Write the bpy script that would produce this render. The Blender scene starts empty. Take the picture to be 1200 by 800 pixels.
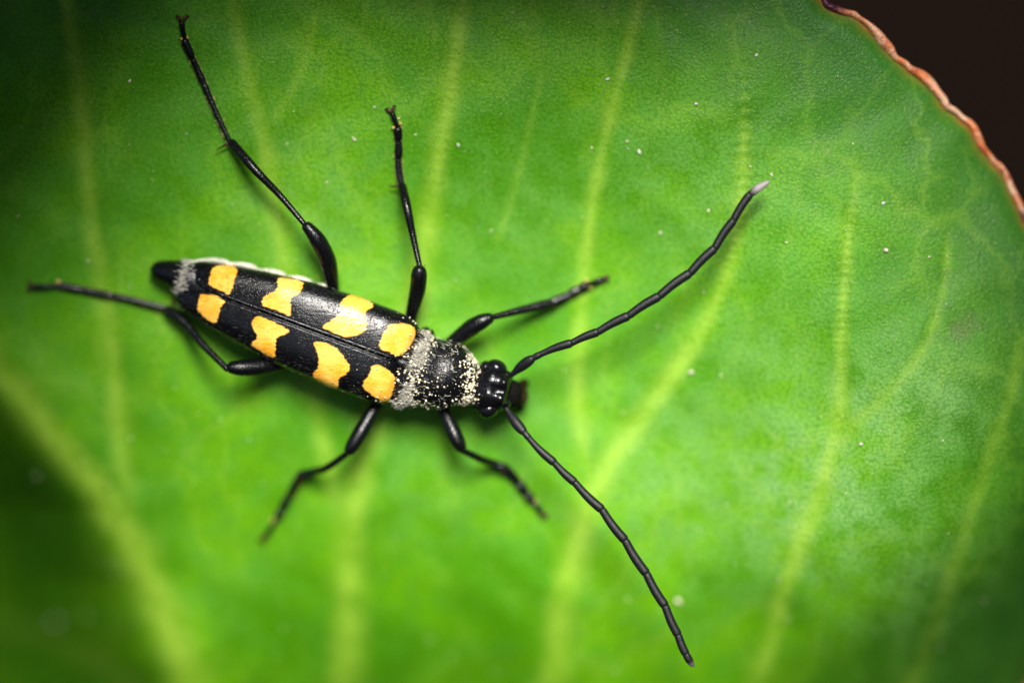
import bpy, math, random
import numpy as np
from mathutils import Vector, Matrix

random.seed(7)
RNG = np.random.default_rng(11)
S = bpy.context.scene
COL = S.collection

# ------------------------------------------------------------------ camera, sky, sun, exposure
# The place is laid out in millimetres in a frame whose Z points from the leaf to the camera;
# PLACE stands that frame up in the world (the leaf leans steeply) at true size in metres.
TILT = math.radians(74)
PLACE = Matrix.Translation((0, 0, 0.085)) @ Matrix.Rotation(TILT, 4, 'X')
MM = Matrix.Diagonal((0.001, 0.001, 0.001, 1))
DIST = 150.0                      # camera to leaf, mm
PPM = 28.0                        # photo pixels per millimetre at z = 0

cam_d = bpy.data.cameras.new('camera')
cam = bpy.data.objects.new('camera', cam_d)
COL.objects.link(cam)
cam.matrix_world = PLACE @ Matrix.Translation((0, 0, DIST * 0.001))
cam_d.sensor_width = 36.0
cam_d.lens = 36.0 * DIST / (1200.0 / PPM)
cam_d.clip_start = 0.005
cam_d.clip_end = 200.0
cam_d.dof.use_dof = True
cam_d.dof.focus_distance = (DIST - 3.0) * 0.001
cam_d.dof.aperture_fstop = 7.0
cam_d.dof.aperture_blades = 7
S.camera = cam

SUN_LOCAL = Vector((0.05, 0.46, 0.886)).normalized()
sun_w = (PLACE.to_3x3() @ SUN_LOCAL).normalized()
world = bpy.data.worlds.new('World')
S.world = world
world.use_nodes = True
wn = world.node_tree.nodes
sky = wn.new('ShaderNodeTexSky')
sky.sky_type = 'NISHITA'
sky.sun_disc = False
sky.sun_elevation = math.asin(sun_w.z)
sky.sun_rotation = math.atan2(sun_w.x, sun_w.y)
sky.air_density = 0.6
sky.dust_density = 0.6
wn['Background'].inputs['Strength'].default_value = 0.05
world.node_tree.links.new(sky.outputs[0], wn['Background'].inputs['Color'])

sun_d = bpy.data.lights.new('sun', 'SUN')
sun = bpy.data.objects.new('sun', sun_d)
COL.objects.link(sun)
sun_d.energy = 5.0
sun_d.angle = math.radians(24)
sun_d.color = (1.0, 0.96, 0.9)
sun.rotation_euler = sun_w.to_track_quat('Z', 'Y').to_euler()
sun.location = sun_w * 2.0

S.view_settings.view_transform = 'Standard'
S.view_settings.look = 'None'
S.view_settings.exposure = 0.98
S.view_settings.gamma = 1.0
S.view_settings.use_curve_mapping = False
S.render.engine = 'CYCLES'
S.cycles.use_denoising = True
S.cycles.max_bounces = 4


# unseen leaves added to darken the frame's edges and corners: shaded spot (mm), distance, radius, turn, lean
SHADE_LEAVES = [
    (-30.4, 23.8, 32, 24.0, -1.5, (0, 0, 0), 'added green leaf, out of view, that shades the upper left corner'),
    (-42.8, -9.5, 87, 26.6, -1.6, (0, 0, 0), 'added green leaf, out of view, that shades the left side'),
    (41.0, 2.0, 73, 24.8, 1.5, (0, 0, 0), 'added green leaf, out of view, that shades the right side'),
    (1.0, 37.8, 25, 25.7, 1.6, (0, 0, 0), 'added green leaf, out of view, that shades the top edge'),
    (40.5, 28.0, 36, 22.0, 1.3, (0, 0, 0), 'added green leaf, out of view, that shades the upper right corner'),
    (45.0, -24.5, 58, 24.2, 1.5, (0, 0, 0), 'added green leaf, out of view, that shades the lower right'),
]


# ------------------------------------------------------------------ placing and mesh helpers
def at(px, py, z):
    """A photo point at height z (mm) above the leaf's reference plane."""
    k = (DIST - z) / DIST / PPM
    return np.array([(px - 600.0) * k, (400.0 - py) * k, z])


def to_px(v):
    k = PPM * DIST / (DIST - v[:, 2])
    return np.stack([600 + v[:, 0] * k, 400 - v[:, 1] * k], 1)


# the leaf's height in mm at photo points
HP = np.array([
    (210, 20, 3.0), (0, 0, 4.6), (-250, -50, 6.5), (0, 170, 2.2), (-250, 170, 2.6), (460, 130, 2.3), (600, 0, 3.0), (600, -180, 3.4),
    (700, 330, 0.7), (900, 100, 2.7), (1050, 60, 2.3), (1000, 300, 2.4), (1190, 230, 1.5),
    (36, 336, 0.4), (-300, 350, -0.8), (200, 400, 0.35), (350, 400, 0.4), (600, 450, 0.1), (480, 300, 0.75), (450, 430, 0.4), (310, 630, -1.5),
    (630, 600, -0.4), (400, 800, -4.8), (500, 920, -9.5), (250, 920, -7.0), (60, 512, -0.7), (175, 680, -1.9), (225, 800, -2.9), (60, 640, -1.7), (0, 800, -3.6), (-250, 800, -5.0), (-150, 560, -1.8),
    (650, 800, -3.3), (650, 690, -1.1), (900, 790, -2.2), (920, 670, 0.5), (880, 520, 0.8), (1050, 520, 2.5), (1190, 430, 2.2), (1130, 620, 1.9), (1000, 640, 1.6),
    (1200, 800, -0.4), (1100, 920, -2.0), (1290, 700, -0.4), (1290, 520, 0.6), (330, 1300, -9.0), (800, 1100, -9.0), (0, 1100, -7.0)], float)


def _tps(d2):
    return d2 * np.log(d2 + 1e-9) * 0.5


def _fit():
    P = HP[:, :2] / 100.0
    n = len(P)
    K = _tps(((P[:, None] - P[None]) ** 2).sum(2)) + np.eye(n) * 0.25
    A = np.zeros((n + 3, n + 3))
    A[:n, :n] = K
    A[:n, n] = 1
    A[:n, n + 1:] = P
    A[n, :n] = 1
    A[n + 1:, :n] = P.T
    return np.linalg.solve(A, np.concatenate([HP[:, 2], np.zeros(3)]))


_W = _fit()


def wave(x, y):
    """small puckers of the blade, mm"""
    return (0.10 * np.sin(x * 0.61 + 1.3 * np.sin(y * 0.37)) * np.sin(y * 0.53 + 0.8 * np.sin(x * 0.43 + 1))
            + 0.05 * np.sin(x * 1.45 + 2 * np.sin(y * 0.8 + 2)) * np.sin(y * 1.2 + 1.1 * np.sin(x * 0.9)))


def height_px(q):
    q = np.atleast_2d(q)
    p = q / 100.0
    P = HP[:, :2] / 100.0
    out = np.empty(len(p))
    for i in range(0, len(p), 20000):
        s = p[i:i + 20000]
        K = _tps(((s[:, None] - P[None]) ** 2).sum(2))
        out[i:i + 20000] = K @ _W[:-3] + _W[-3] + s @ _W[-2:]
    x, y = (q[:, 0] - 600) / PPM, (400 - q[:, 1]) / PPM
    # the blade folds down on the far side of the midrib
    rib = np.interp(q[:, 1], [200, 270, 370, 435, 512, 595, 680, 800, 950, 1250], [-230, -150, -60, 0, 60, 128, 175, 222, 268, 318])
    dl = (rib - q[:, 0]) * 0.84 / PPM
    fold = 0.45 * np.logaddexp(0, (dl - 0.75) / 0.45) * np.clip((q[:, 1] - 250) / 250, 0, 1)
    # and curls under beyond a low crest at the lower right
    d2 = ((q[:, 0] - 1200) * 0.574 + (q[:, 1] - 600) * 0.819) / PPM
    curl = 0.9 * np.logaddexp(0, (d2 - 0.3) / 0.9)
    return out + wave(x, y) - 2.5 * 13.0 * (1 - np.exp(-fold / 13.0)) - 1.45 * 9.0 * (1 - np.exp(-curl / 9.0))


VEINS = [  # points, half width (px) at first and last, strength
    ([(-230, 200), (-150, 270), (-60, 370), (0, 435), (60, 512), (128, 595), (175, 680), (222, 800), (268, 950), (318, 1250)], 16, 34, 1.0),
    ([(70, -60), (82, 30), (95, 130), (108, 260), (128, 390), (140, 500), (150, 620)], 10, 17, 0.72),
    ([(262, -60), (285, 60), (310, 170), (325, 260), (342, 350), (362, 430), (382, 530), (405, 640)], 11, 16, 0.62),
    ([(372, 0), (362, 55), (345, 100), (316, 150)], 6, 9, 0.4),
    ([(548, -60), (538, 30), (523, 130), (505, 240), (485, 350), (440, 480), (412, 610), (408, 720), (402, 820), (388, 1000), (345, 1260)], 10, 26, 0.85),
    ([(755, -50), (743, 30), (714, 140), (693, 250), (681, 370), (677, 470), (690, 570)], 9, 14, 0.72),
    ([(872, 30), (872, 160), (866, 260), (845, 340), (805, 415), (760, 478), (712, 545), (680, 625), (657, 705), (645, 800), (575, 1030), (365, 1260)], 7, 25, 0.82),
    ([(1010, 170), (994, 275), (986, 390), (985, 475), (960, 580), (920, 685), (885, 800), (760, 1010), (390, 1265)], 7, 19, 0.8),
    ([(1112, 255), (1106, 335), (1082, 408), (1040, 462), (1000, 498), (968, 552)], 6, 9, 0.5),
    ([(1205, 360), (1188, 450), (1152, 560), (1112, 680), (1068, 800), (960, 980), (700, 1150)], 7, 16, 0.45),
    ([(-120, 640), (0, 722), (100, 765), (180, 830), (260, 950)], 10, 15, 0.4),
    ([(640, 60), (620, 150), (600, 230), (575, 300)], 5, 8, 0.28),
]


def catmull(pts, n, closed=False):
    p = np.array(pts, float)
    m = len(p)
    if closed:
        p = np.concatenate([p[-1:], p, p[:2]])
        segs = m
    else:
        p = np.concatenate([2 * p[:1] - p[1:2], p, 2 * p[-1:] - p[-2:-1]])
        segs = m - 1
    t = np.linspace(0, segs, n, endpoint=not closed)
    i = np.minimum(t.astype(int), segs - 1)
    f = (t - i)[:, None]
    a, b, c, d = p[i], p[i + 1], p[i + 2], p[i + 3]
    return 0.5 * (2 * b + (c - a) * f + (2 * a - 5 * b + 4 * c - d) * f ** 2 + (3 * b - a - 3 * c + d) * f ** 3)


VC = []
for pts, w0, w1, st in VEINS:
    c = catmull(pts, 90)
    VC.append((c, np.linspace(w0, w1, len(c)) * 0.88, st * 0.92))


def vein_at(q):
    """how much of a vein lies at these photo points (0 to 1)"""
    out = np.zeros(len(q))
    wob = 1 + 0.22 * np.sin(q[:, 0] * 0.045 + np.sin(q[:, 1] * 0.031) * 2) * np.sin(q[:, 1] * 0.038 + 1)
    for c, w, st in VC:
        lo, hi = c.min(0) - w.max() * 3, c.max(0) + w.max() * 3
        near = np.nonzero((q > lo).all(1) & (q < hi).all(1))[0]
        for i in range(0, len(near), 20000):
            ix = near[i:i + 20000]
            s = q[ix]
            d2 = (s[:, :1] - c[None, :, 0]) ** 2 + (s[:, 1:] - c[None, :, 1]) ** 2
            k = d2.argmin(1)
            v = st * np.exp(-d2[np.arange(len(s)), k] / (w[k] * wob[ix]) ** 2)
            fade = np.clip(np.minimum(k, len(c) - 1 - k) / 10.0, 0, 1)
            out[ix] = np.maximum(out[ix], v * fade)
    return out


def leaf_z(px, py):
    q = np.array([[px, py]], float)
    return float((height_px(q) - 0.14 * vein_at(q))[0])


def painted_sheen_at(q):
    """drifts of painted sky sheen on the blade (photo points)"""
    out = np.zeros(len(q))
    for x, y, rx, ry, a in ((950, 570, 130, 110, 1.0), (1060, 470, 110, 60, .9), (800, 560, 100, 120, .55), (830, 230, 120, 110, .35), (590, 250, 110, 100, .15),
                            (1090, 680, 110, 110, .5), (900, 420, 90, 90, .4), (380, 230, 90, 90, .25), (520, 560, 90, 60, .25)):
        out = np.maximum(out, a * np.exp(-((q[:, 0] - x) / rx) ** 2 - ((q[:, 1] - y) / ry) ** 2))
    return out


def on_leaf(px, py, lift=0.0):
    return at(px, py, leaf_z(px, py) + lift)


def mesh_obj(name, verts, faces, mat, parent=None, origin=(0, 0, 0), smooth=True, attrs=None, kind=None):
    me = bpy.data.meshes.new(name)
    v = np.asarray(verts, float) - np.asarray(origin, float)
    me.from_pydata(v.tolist(), [], [list(f) for f in faces])
    if smooth:
        me.polygons.foreach_set('use_smooth', [True] * len(me.polygons))
    for k, a in (attrs or {}).items():
        if np.ndim(a) == 2:
            at_ = me.attributes.new(k, 'FLOAT_COLOR', 'POINT')
            at_.data.foreach_set('color', np.concatenate([a, np.ones((len(a), 1))], 1).astype(np.float32).ravel())
        else:
            at_ = me.attributes.new(k, 'FLOAT', 'POINT')
            at_.data.foreach_set('value', np.asarray(a, np.float32))
    me.materials.append(mat)
    me.update()
    o = bpy.data.objects.new(name, me)
    COL.objects.link(o)
    if parent is not None:
        o.parent = parent
    else:
        o.matrix_world = PLACE @ MM @ Matrix.Translation(origin)
    if kind:
        o['kind'] = kind
    return o


def thing(name, label, cat, origin, parent=None):
    o = bpy.data.objects.new(name, None)
    o.empty_display_size = 1
    COL.objects.link(o)
    if parent is None:
        o.matrix_world = PLACE @ MM @ Matrix.Translation(origin)
        o['label'] = label
        o['category'] = cat
    else:
        o.parent = parent
    return o


def grid_faces(nu, nv, close_v=False, flip=False, off=0):
    f = []
    vv = nv if close_v else nv - 1
    for i in range(nu - 1):
        for j in range(vv):
            a, b = i * nv + j, i * nv + (j + 1) % nv
            q = (a + off, b + off, b + nv + off, a + nv + off)
            f.append(q[::-1] if flip else q)
    return f


def tube(path, radii, n=48, seg=14, flat=1.0, up=(0, 0, 1), round_ends=True, ripple=None):
    """a round-ended tapered tube along path; flat squeezes it along `up`"""
    c = catmull(path, n)
    t = np.linspace(0, 1, len(radii))
    r = np.interp(np.linspace(0, 1, n), t, radii)
    # smooth radii a little
    r = np.convolve(np.pad(r, 2, mode='edge'), [0.1, 0.2, 0.4, 0.2, 0.1], 'valid')
    if round_ends:
        L = np.concatenate([[0], np.cumsum(np.linalg.norm(np.diff(c, axis=0), axis=1))])
        for e, dist in ((0, L), (-1, L[-1] - L)):
            rr = max(r[e], 1e-4)
            k = np.clip(dist / rr, 0, 1)
            r = r * np.where(dist < rr, np.sqrt(np.clip(1 - (1 - k) ** 2, 0.0025, 1)), 1)
    if ripple is not None:
        r = r * ripple(np.linspace(0, 1, n))
    tan = np.gradient(c, axis=0)
    tan /= np.linalg.norm(tan, axis=1)[:, None]
    up = np.array(up, float)
    verts = []
    for i in range(n):
        s = np.cross(tan[i], up)
        s /= np.linalg.norm(s) + 1e-12
        u = np.cross(s, tan[i])
        for j in range(seg):
            a = 2 * math.pi * j / seg
            verts.append(c[i] + r[i] * (math.cos(a) * s + math.sin(a) * u * flat))
    f = grid_faces(n, seg, True, flip=True)
    f.append(tuple(range(seg)))
    f.append(tuple(range((n - 1) * seg, n * seg))[::-1])
    return np.array(verts), f


def join(*parts):
    V, F, o = [], [], 0
    for v, f in parts:
        V.append(np.asarray(v))
        F += [tuple(i + o for i in q) for q in f]
        o += len(v)
    return np.concatenate(V), F


def ellipsoid(c, ax, nu=18, nv=24):
    """ax: 3 axis vectors (with length)"""
    V = []
    for i in range(nu):
        th = math.pi * (i + 0.02) / (nu - 0.96)
        for j in range(nv):
            ph = 2 * math.pi * j / nv
            V.append(np.array(c) + math.sin(th) * math.cos(ph) * np.array(ax[0]) + math.sin(th) * math.sin(ph) * np.array(ax[1]) + math.cos(th) * np.array(ax[2]))
    F = grid_faces(nu, nv, True, flip=True)
    F.append(tuple(range(nv)))
    F.append(tuple(range((nu - 1) * nv, nu * nv))[::-1])
    return np.array(V), F


LEAF_O = on_leaf(335, 1280)


# ------------------------------------------------------------------ materials
SCAR = tuple(on_leaf(1130, 382) - LEAF_O)


class N:
    """small node-building helper"""
    def __init__(self, name):
        self.m = bpy.data.materials.new(name)
        self.m.use_nodes = True
        self.t = self.m.node_tree
        self.b = self.t.nodes['Principled BSDF']
        self.co = self.t.nodes.new('ShaderNodeTexCoord').outputs['Object']

    def node(self, kind, **props):
        n = self.t.nodes.new(kind)
        for k, v in props.items():
            setattr(n, k, v)
        return n

    def link(self, a, b):
        self.t.links.new(a, b)

    def val(self, sock, v):
        if isinstance(v, bpy.types.NodeSocket):
            self.link(v, sock)
        else:
            sock.default_value = v

    dims = '3D'

    def noise(self, scale, detail=3, rough=0.5, stretch=None, vec=None, dist=0):
        n = self.node('ShaderNodeTexNoise', noise_dimensions=self.dims)
        n.inputs['Scale'].default_value = scale
        n.inputs['Detail'].default_value = detail
        n.inputs['Roughness'].default_value = rough
        n.inputs['Distortion'].default_value = dist
        src = vec or self.co
        if stretch:
            mp = self.node('ShaderNodeMapping')
            mp.inputs['Rotation'].default_value = stretch[1]
            mp.inputs['Scale'].default_value = stretch[0]
            self.link(src, mp.inputs['Vector'])
            src = mp.outputs[0]
        self.link(src, n.inputs['Vector'])
        return n.outputs[0]

    def voro(self, scale, feature='F1', rnd=1.0, warp=None):
        n = self.node('ShaderNodeTexVoronoi', feature=feature, voronoi_dimensions=self.dims)
        n.inputs['Scale'].default_value = scale
        n.inputs['Randomness'].default_value = rnd
        src = self.co
        if warp:      # bend the lattice with noise
            w = self.node('ShaderNodeTexNoise', noise_dimensions=self.dims)
            w.inputs['Scale'].default_value = warp[0]
            self.link(src, w.inputs['Vector'])
            ad = self.node('ShaderNodeVectorMath', operation='MULTIPLY_ADD')
            self.link(w.outputs['Color'], ad.inputs[0])
            ad.inputs[1].default_value = (warp[1],) * 3
            self.link(src, ad.inputs[2])
            mp = self.node('ShaderNodeMapping')
            mp.inputs['Scale'].default_value = (1.0, 0.55, 1.0)
            self.link(ad.outputs[0], mp.inputs['Vector'])
            src = mp.outputs[0]
        self.link(src, n.inputs['Vector'])
        return n.outputs['Distance']

    def attr(self, name, out='Fac'):
        return self.node('ShaderNodeAttribute', attribute_name=name).outputs[out]

    def ramp(self, v, lo, hi, a=0.0, b=1.0, smooth=True):
        n = self.node('ShaderNodeMapRange', interpolation_type='SMOOTHSTEP' if smooth else 'LINEAR')
        self.link(v, n.inputs['Value'])
        n.inputs['From Min'].default_value = lo
        n.inputs['From Max'].default_value = hi
        n.inputs['To Min'].default_value = a
        n.inputs['To Max'].default_value = b
        return n.outputs[0]

    def math(self, op, a, b=0.0):
        n = self.node('ShaderNodeMath', operation=op)
        self.val(n.inputs[0], a)
        self.val(n.inputs[1], b)
        return n.outputs[0]

    def mix(self, f, a, b, blend='MIX'):
        n = self.node('ShaderNodeMix', data_type='RGBA', blend_type=blend)
        self.val(n.inputs[0], f)
        for s, v in ((n.inputs[6], a), (n.inputs[7], b)):
            if isinstance(v, tuple):
                s.default_value = (*v, 1.0)
            else:
                self.link(v, s)
        return n.outputs[2]

    def bump(self, h, strength, dist, prev=None):
        n = self.node('ShaderNodeBump')
        n.inputs['Strength'].default_value = strength
        n.inputs['Distance'].default_value = dist * 0.001
        self.link(h, n.inputs['Height'])
        if prev is not None:
            self.link(prev, n.inputs['Normal'])
        return n.outputs[0]

    def done(self, color, rough, normal=None, spec=0.5, **kw):
        b = self.b
        if isinstance(color, tuple):
            b.inputs['Base Color'].default_value = (*color, 1)
        else:
            self.link(color, b.inputs['Base Color'])
        self.val(b.inputs['Roughness'], rough)
        self.val(b.inputs['Specular IOR Level'], spec)
        if normal is not None:
            self.link(normal, b.inputs['Normal'])
        for k, v in kw.items():
            b.inputs[k.replace('_', ' ')].default_value = v
        return self.m


def leaf_material():
    n = N('leaf_green')
    n.dims = '2D'
    big = n.noise(0.16, 2, 0.6)
    mid = n.noise(0.8, 3, 0.62)
    fine = n.noise(8.5, 2, 0.75)
    c = n.mix(n.ramp(big, 0.35, 0.66), (0.054, 0.215, 0.0015), (0.108, 0.315, 0.002))
    c = n.mix(n.math('MULTIPLY', n.ramp(mid, 0.42, 0.72), 0.6), c, (0.062, 0.250, 0.010))
    # sky sheen painted into the colour, greyer and paler, in drifts
    sheen = n.math('MULTIPLY', n.attr('painted_sheen'), n.ramp(mid, 0.30, 0.66, 0.15, 1.0))
    c = n.mix(n.math('MULTIPLY', sheen, 0.80), c, (0.190, 0.380, 0.110))
    # mottled cells of the skin
    cell = n.voro(7.0)
    c = n.mix(n.ramp(cell, 0.15, 0.75, 0.0, 0.45), c, (0.022, 0.125, 0.002))
    # bluer, deeper green towards the margin
    mar = n.ramp(n.math('ADD', n.attr('margin'), n.math('MULTIPLY', n.math('SUBTRACT', mid, 0.5), 6.0)), 0.3, 9.0, 1.0, 0.0)
    c = n.mix(n.math('MULTIPLY', mar, 0.72), c, (0.018, 0.095, 0.016))
    # the fine net of small veins
    net = n.voro(0.34, 'DISTANCE_TO_EDGE', warp=(0.9, 1.7))
    nets = n.math('MULTIPLY', n.ramp(net, 0.0, 0.085, 1, 0), n.ramp(big, 0.3, 0.7, 0.04, 0.24))
    c = n.mix(nets, c, (0.200, 0.37, 0.030))
    # veins
    ve = n.math('MULTIPLY', n.attr('vein'), n.ramp(mid, 0.25, 0.75, 0.65, 1.2))
    ve = n.math('MULTIPLY', ve, n.ramp(fine, 0.2, 0.8, 0.8, 1.15))
    c = n.mix(n.ramp(ve, 0.04, 1.0, 0, 0.85, smooth=False), c, (0.260, 0.43, 0.035))
    # dark pores and pale flecks
    pore = n.voro(2.1)
    c = n.mix(n.math('MULTIPLY', n.ramp(pore, 0.05, 0.14, 1, 0), 0.45), c, (0.05, 0.15, 0.002))
    c = n.mix(n.ramp(fine, 0.57, 0.80, 0, 0.50), c, (0.23, 0.43, 0.035))
    # old brownish scar by the right margin
    sc = n.node('ShaderNodeVectorMath', operation='DISTANCE')
    n.link(n.co, sc.inputs[0])
    sc.inputs[1].default_value = SCAR
    scd = n.math('ADD', sc.outputs['Value'], n.math('MULTIPLY', mid, 1.8))
    c = n.mix(n.ramp(scd, 0.7, 1.8, 0.32, 0), c, (0.09, 0.075, 0.02))
    # thin yellow then red seam next to the rim
    e = n.math('ADD', n.attr('margin'), n.math('MULTIPLY', n.math('SUBTRACT', mid, 0.5), 0.5))
    c = n.mix(n.ramp(e, 0.05, 0.6, 0.6, 0), c, (0.18, 0.17, 0.02))
    c = n.mix(n.ramp(e, 0.0, 0.30, 0.9, 0), c, (0.32, 0.07, 0.02))
    h = n.math('ADD', n.math('MULTIPLY', cell, 0.35), n.math('MULTIPLY', fine, 0.9))
    h = n.math('ADD', h, n.math('MULTIPLY', mid, 0.9))
    return n.done(c, n.ramp(mid, 0.3, 0.7, 0.34, 0.52), n.bump(h, 0.55, 0.06), 0.18)


def rim_material():
    n = N('leaf_rim_red')
    a = n.noise(0.9, 3, 0.6)
    b = n.noise(3.5, 3, 0.6)
    c = n.mix(n.ramp(a, 0.35, 0.65), (0.62, 0.19, 0.065), (0.70, 0.43, 0.28))
    c = n.mix(n.ramp(b, 0.50, 0.70, 0, 0.85), c, (0.36, 0.045, 0.02))
    c = n.mix(n.attr('purple'), c, (0.060, 0.008, 0.022))
    return n.done(c, 0.40, n.bump(b, 1.0, 0.10), 0.4)


def elytron_material():
    n = N('elytron_black_orange')
    ang = (0, 0, math.radians(24))
    streak = n.noise(9.0, 2, 0.5, stretch=((0.22, 1.0, 1.0), ang))
    fine = n.noise(22.0, 2, 0.5)
    d = n.math('ADD', n.attr('spot'), n.math('MULTIPLY', n.math('SUBTRACT', streak, 0.5), 5.0))
    f = n.ramp(d, -1.1, 1.1)
    tone = n.noise(1.2, 2, 0.5)
    orange = n.mix(n.ramp(tone, 0.3, 0.7), (0.70, 0.31, 0.015), (0.84, 0.46, 0.085))
    orange = n.mix(n.ramp(streak, 0.45, 0.75, 0, 0.5), orange, (0.85, 0.54, 0.10))
    c = n.mix(f, (0.0024, 0.0026, 0.0034), orange)
    punct = n.voro(11.0)
    b1 = n.bump(n.ramp(punct, 0.0, 0.4), 0.35, 0.02)
    b2 = n.bump(streak, 0.35, 0.03, b1)
    b3 = n.bump(fine, 0.3, 0.012, b2)
    return n.done(c, n.ramp(n.noise(3.0, 3, 0.6), 0.3, 0.7, 0.20, 0.30), b3, 0.29)


def black_material(name, rough=0.34, col=(0.0028, 0.0029, 0.0036), bump=0.5, scale=10.0):
    n = N(name)
    a = n.noise(scale, 3, 0.6)
    b = n.voro(scale * 1.3)
    nr = n.bump(n.ramp(b, 0, 0.45), bump * 0.6, 0.02)
    nr = n.bump(a, bump, 0.02, nr)
    return n.done(col, n.ramp(a, 0.3, 0.7, rough - 0.06, rough + 0.08), nr, 0.36)


def plain(name, col, rough=0.6, var=0.3, scale=6.0, spec=0.3, bump=0.3):
    n = N(name)
    a = n.noise(scale, 3, 0.6)
    c = n.mix(n.ramp(a, 0.3, 0.7), tuple(x * (1 - var) for x in col), tuple(min(1, x * (1 + var)) for x in col))
    return n.done(c, rough, n.bump(a, bump, 0.03), spec)


def antenna_material():
    n = N('antenna_black')
    a = n.noise(16.0, 3, 0.6)
    c = n.mix(n.attr('pale'), n.mix(a, (0.004, 0.0043, 0.006), (0.008, 0.008, 0.010)), (0.30, 0.26, 0.27))
    return n.done(c, 0.42, n.bump(a, 0.8, 0.02), 0.28)


def soil_material():
    n = N('soil_brown')
    a = n.noise(40.0, 6, 0.65)
    b = n.noise(6.0, 4, 0.6)
    c = n.mix(n.ramp(a, 0.3, 0.7), (0.0026, 0.0015, 0.0010), (0.0056, 0.0032, 0.0022))
    c = n.mix(n.ramp(b, 0.4, 0.7, 0, 0.6), c, (0.0048, 0.0028, 0.0020))
    bn = n.node('ShaderNodeBump')
    bn.inputs['Distance'].default_value = 0.01
    n.link(a, bn.inputs['Height'])
    return n.done(c, 1.0, bn.outputs[0], 0.02)


M_LEAF = leaf_material()
M_RIM = rim_material()
M_ELY = elytron_material()
M_BODY = black_material('cuticle_black', 0.25)
M_PRON = black_material('pronotum_black', 0.30, bump=0.9, scale=9.0)
M_HEAD = black_material('head_black', 0.22, bump=0.35, scale=7.0)
M_EYE = black_material('eye_black', 0.17, (0.004, 0.004, 0.005), 0.05, 20)
M_LEG = black_material('leg_black', 0.24, bump=0.5, scale=13.0)
M_ANT = antenna_material()
M_HAIR = plain('hair_silver', (0.46, 0.44, 0.38), 0.5)
M_DOWN = plain('down_grey', (0.05, 0.048, 0.04), 0.4)
M_HAIRG = plain('hair_gold', (0.50, 0.36, 0.14), 0.5)
M_PLATE = plain('plate_cream', (0.55, 0.55, 0.42), 0.6, 0.3, 3.0)
M_PAD = plain('pad_yellow', (0.50, 0.38, 0.10), 0.6)
M_CLAW = plain('claw_red_brown', (0.050, 0.018, 0.010), 0.35)
M_MOUTH = plain('mouth_brown', (0.022, 0.013, 0.006), 0.7, spec=0.08)
M_FACE = plain('face_black', (0.004, 0.0038, 0.0035), 0.8, spec=0.05)
M_POLLEN = plain('pollen_cream', (0.68, 0.62, 0.45), 0.7, 0.3, 5.0)
M_WHITE = plain('speck_white', (0.60, 0.64, 0.50), 0.5, 0.15)
M_STEM = plain('petiole_green', (0.07, 0.13, 0.02), 0.45)

# ------------------------------------------------------------------ ground (dark soil far behind the leaf)
gv, gf = [], []
GN = 61
for i in range(GN):
    for j in range(GN):
        a, b = (i / (GN - 1) * 2 - 1), (j / (GN - 1) * 2 - 1)
        x, y = 12 * a * abs(a) ** 1.4, 12 * b * abs(b) ** 1.4
        rise = 0.55 * max(0.0, math.sqrt((y - 0.13) ** 2 + 0.003) + (y - 0.13) - 0.02)      # an earth bank behind the plant
        gv.append((x, y, 0.012 * math.sin(9 * x + 2 * math.sin(7 * y)) * math.sin(8 * y + 1) - 0.012 + min(rise, 2.5)))
gme = bpy.data.meshes.new('ground')
gme.from_pydata(gv, [], grid_faces(GN, GN, flip=True))
gme.polygons.foreach_set('use_smooth', [True] * len(gme.polygons))
gme.materials.append(soil_material())
ground = bpy.data.objects.new('ground', gme)
COL.objects.link(ground)
ground['kind'] = 'structure'
ground['label'] = 'dark brown soil out of focus behind the leaf'
ground['category'] = 'ground'

# ------------------------------------------------------------------ the leaf
EDGE = [(948, -24), (962, -6), (972, 8), (990, 14), (1008, 22), (1026, 38), (1042, 58), (1060, 76), (1080, 88), (1096, 104),
        (1108, 122), (1124, 135), (1138, 146), (1148, 166), (1160, 184), (1174, 198), (1184, 218), (1196, 242), (1204, 262)]
OUT = EDGE + [(1228, 300), (1262, 360), (1292, 460), (1300, 560), (1278, 680), (1210, 810), (1110, 930), (970, 1040), (780, 1140),
              (590, 1215), (430, 1262), (335, 1285), (240, 1262), (80, 1195), (-100, 1085), (-240, 930), (-325, 720), (-355, 500),
              (-335, 300), (-255, 120), (-120, -30), (60, -118), (250, -168), (450, -188), (640, -178), (780, -138), (880, -82)]
CEN = np.array([500.0, 470.0])
oc = catmull(OUT, 3000, closed=True)
oth = np.arctan2(oc[:, 1] - CEN[1], oc[:, 0] - CEN[0])
orad = np.linalg.norm(oc - CEN, axis=1)
order = np.argsort(oth)
NA, NR = 760, 160
# more spokes where the margin is in view (upper right)
dens = np.linspace(-math.pi, math.pi, 4000)
wgt = np.where((dens > -1.1) & (dens < -0.1), 3.0, 1.0)
cw = np.concatenate([[0], np.cumsum((wgt[1:] + wgt[:-1]) / 2)])
th = np.interp(np.arange(NA) / NA * cw[-1], cw, dens)
rad = np.interp(th, oth[order], orad[order], period=2 * math.pi)
frac = (np.arange(NR) / (NR - 1)) ** 0.85
Q = CEN[None, None] + (frac[:, None] * rad[None])[:, :, None] * np.stack([np.cos(th), np.sin(th)], 1)[None]
q = Q.reshape(-1, 2)


def margin_mm(q):
    out = np.empty(len(q))
    poly = oc[::4]
    for i in range(0, len(q), 10000):
        out[i:i + 10000] = np.sqrt(((q[i:i + 10000, None] - poly[None]) ** 2).sum(2).min(1))
    return out / PPM


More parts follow.
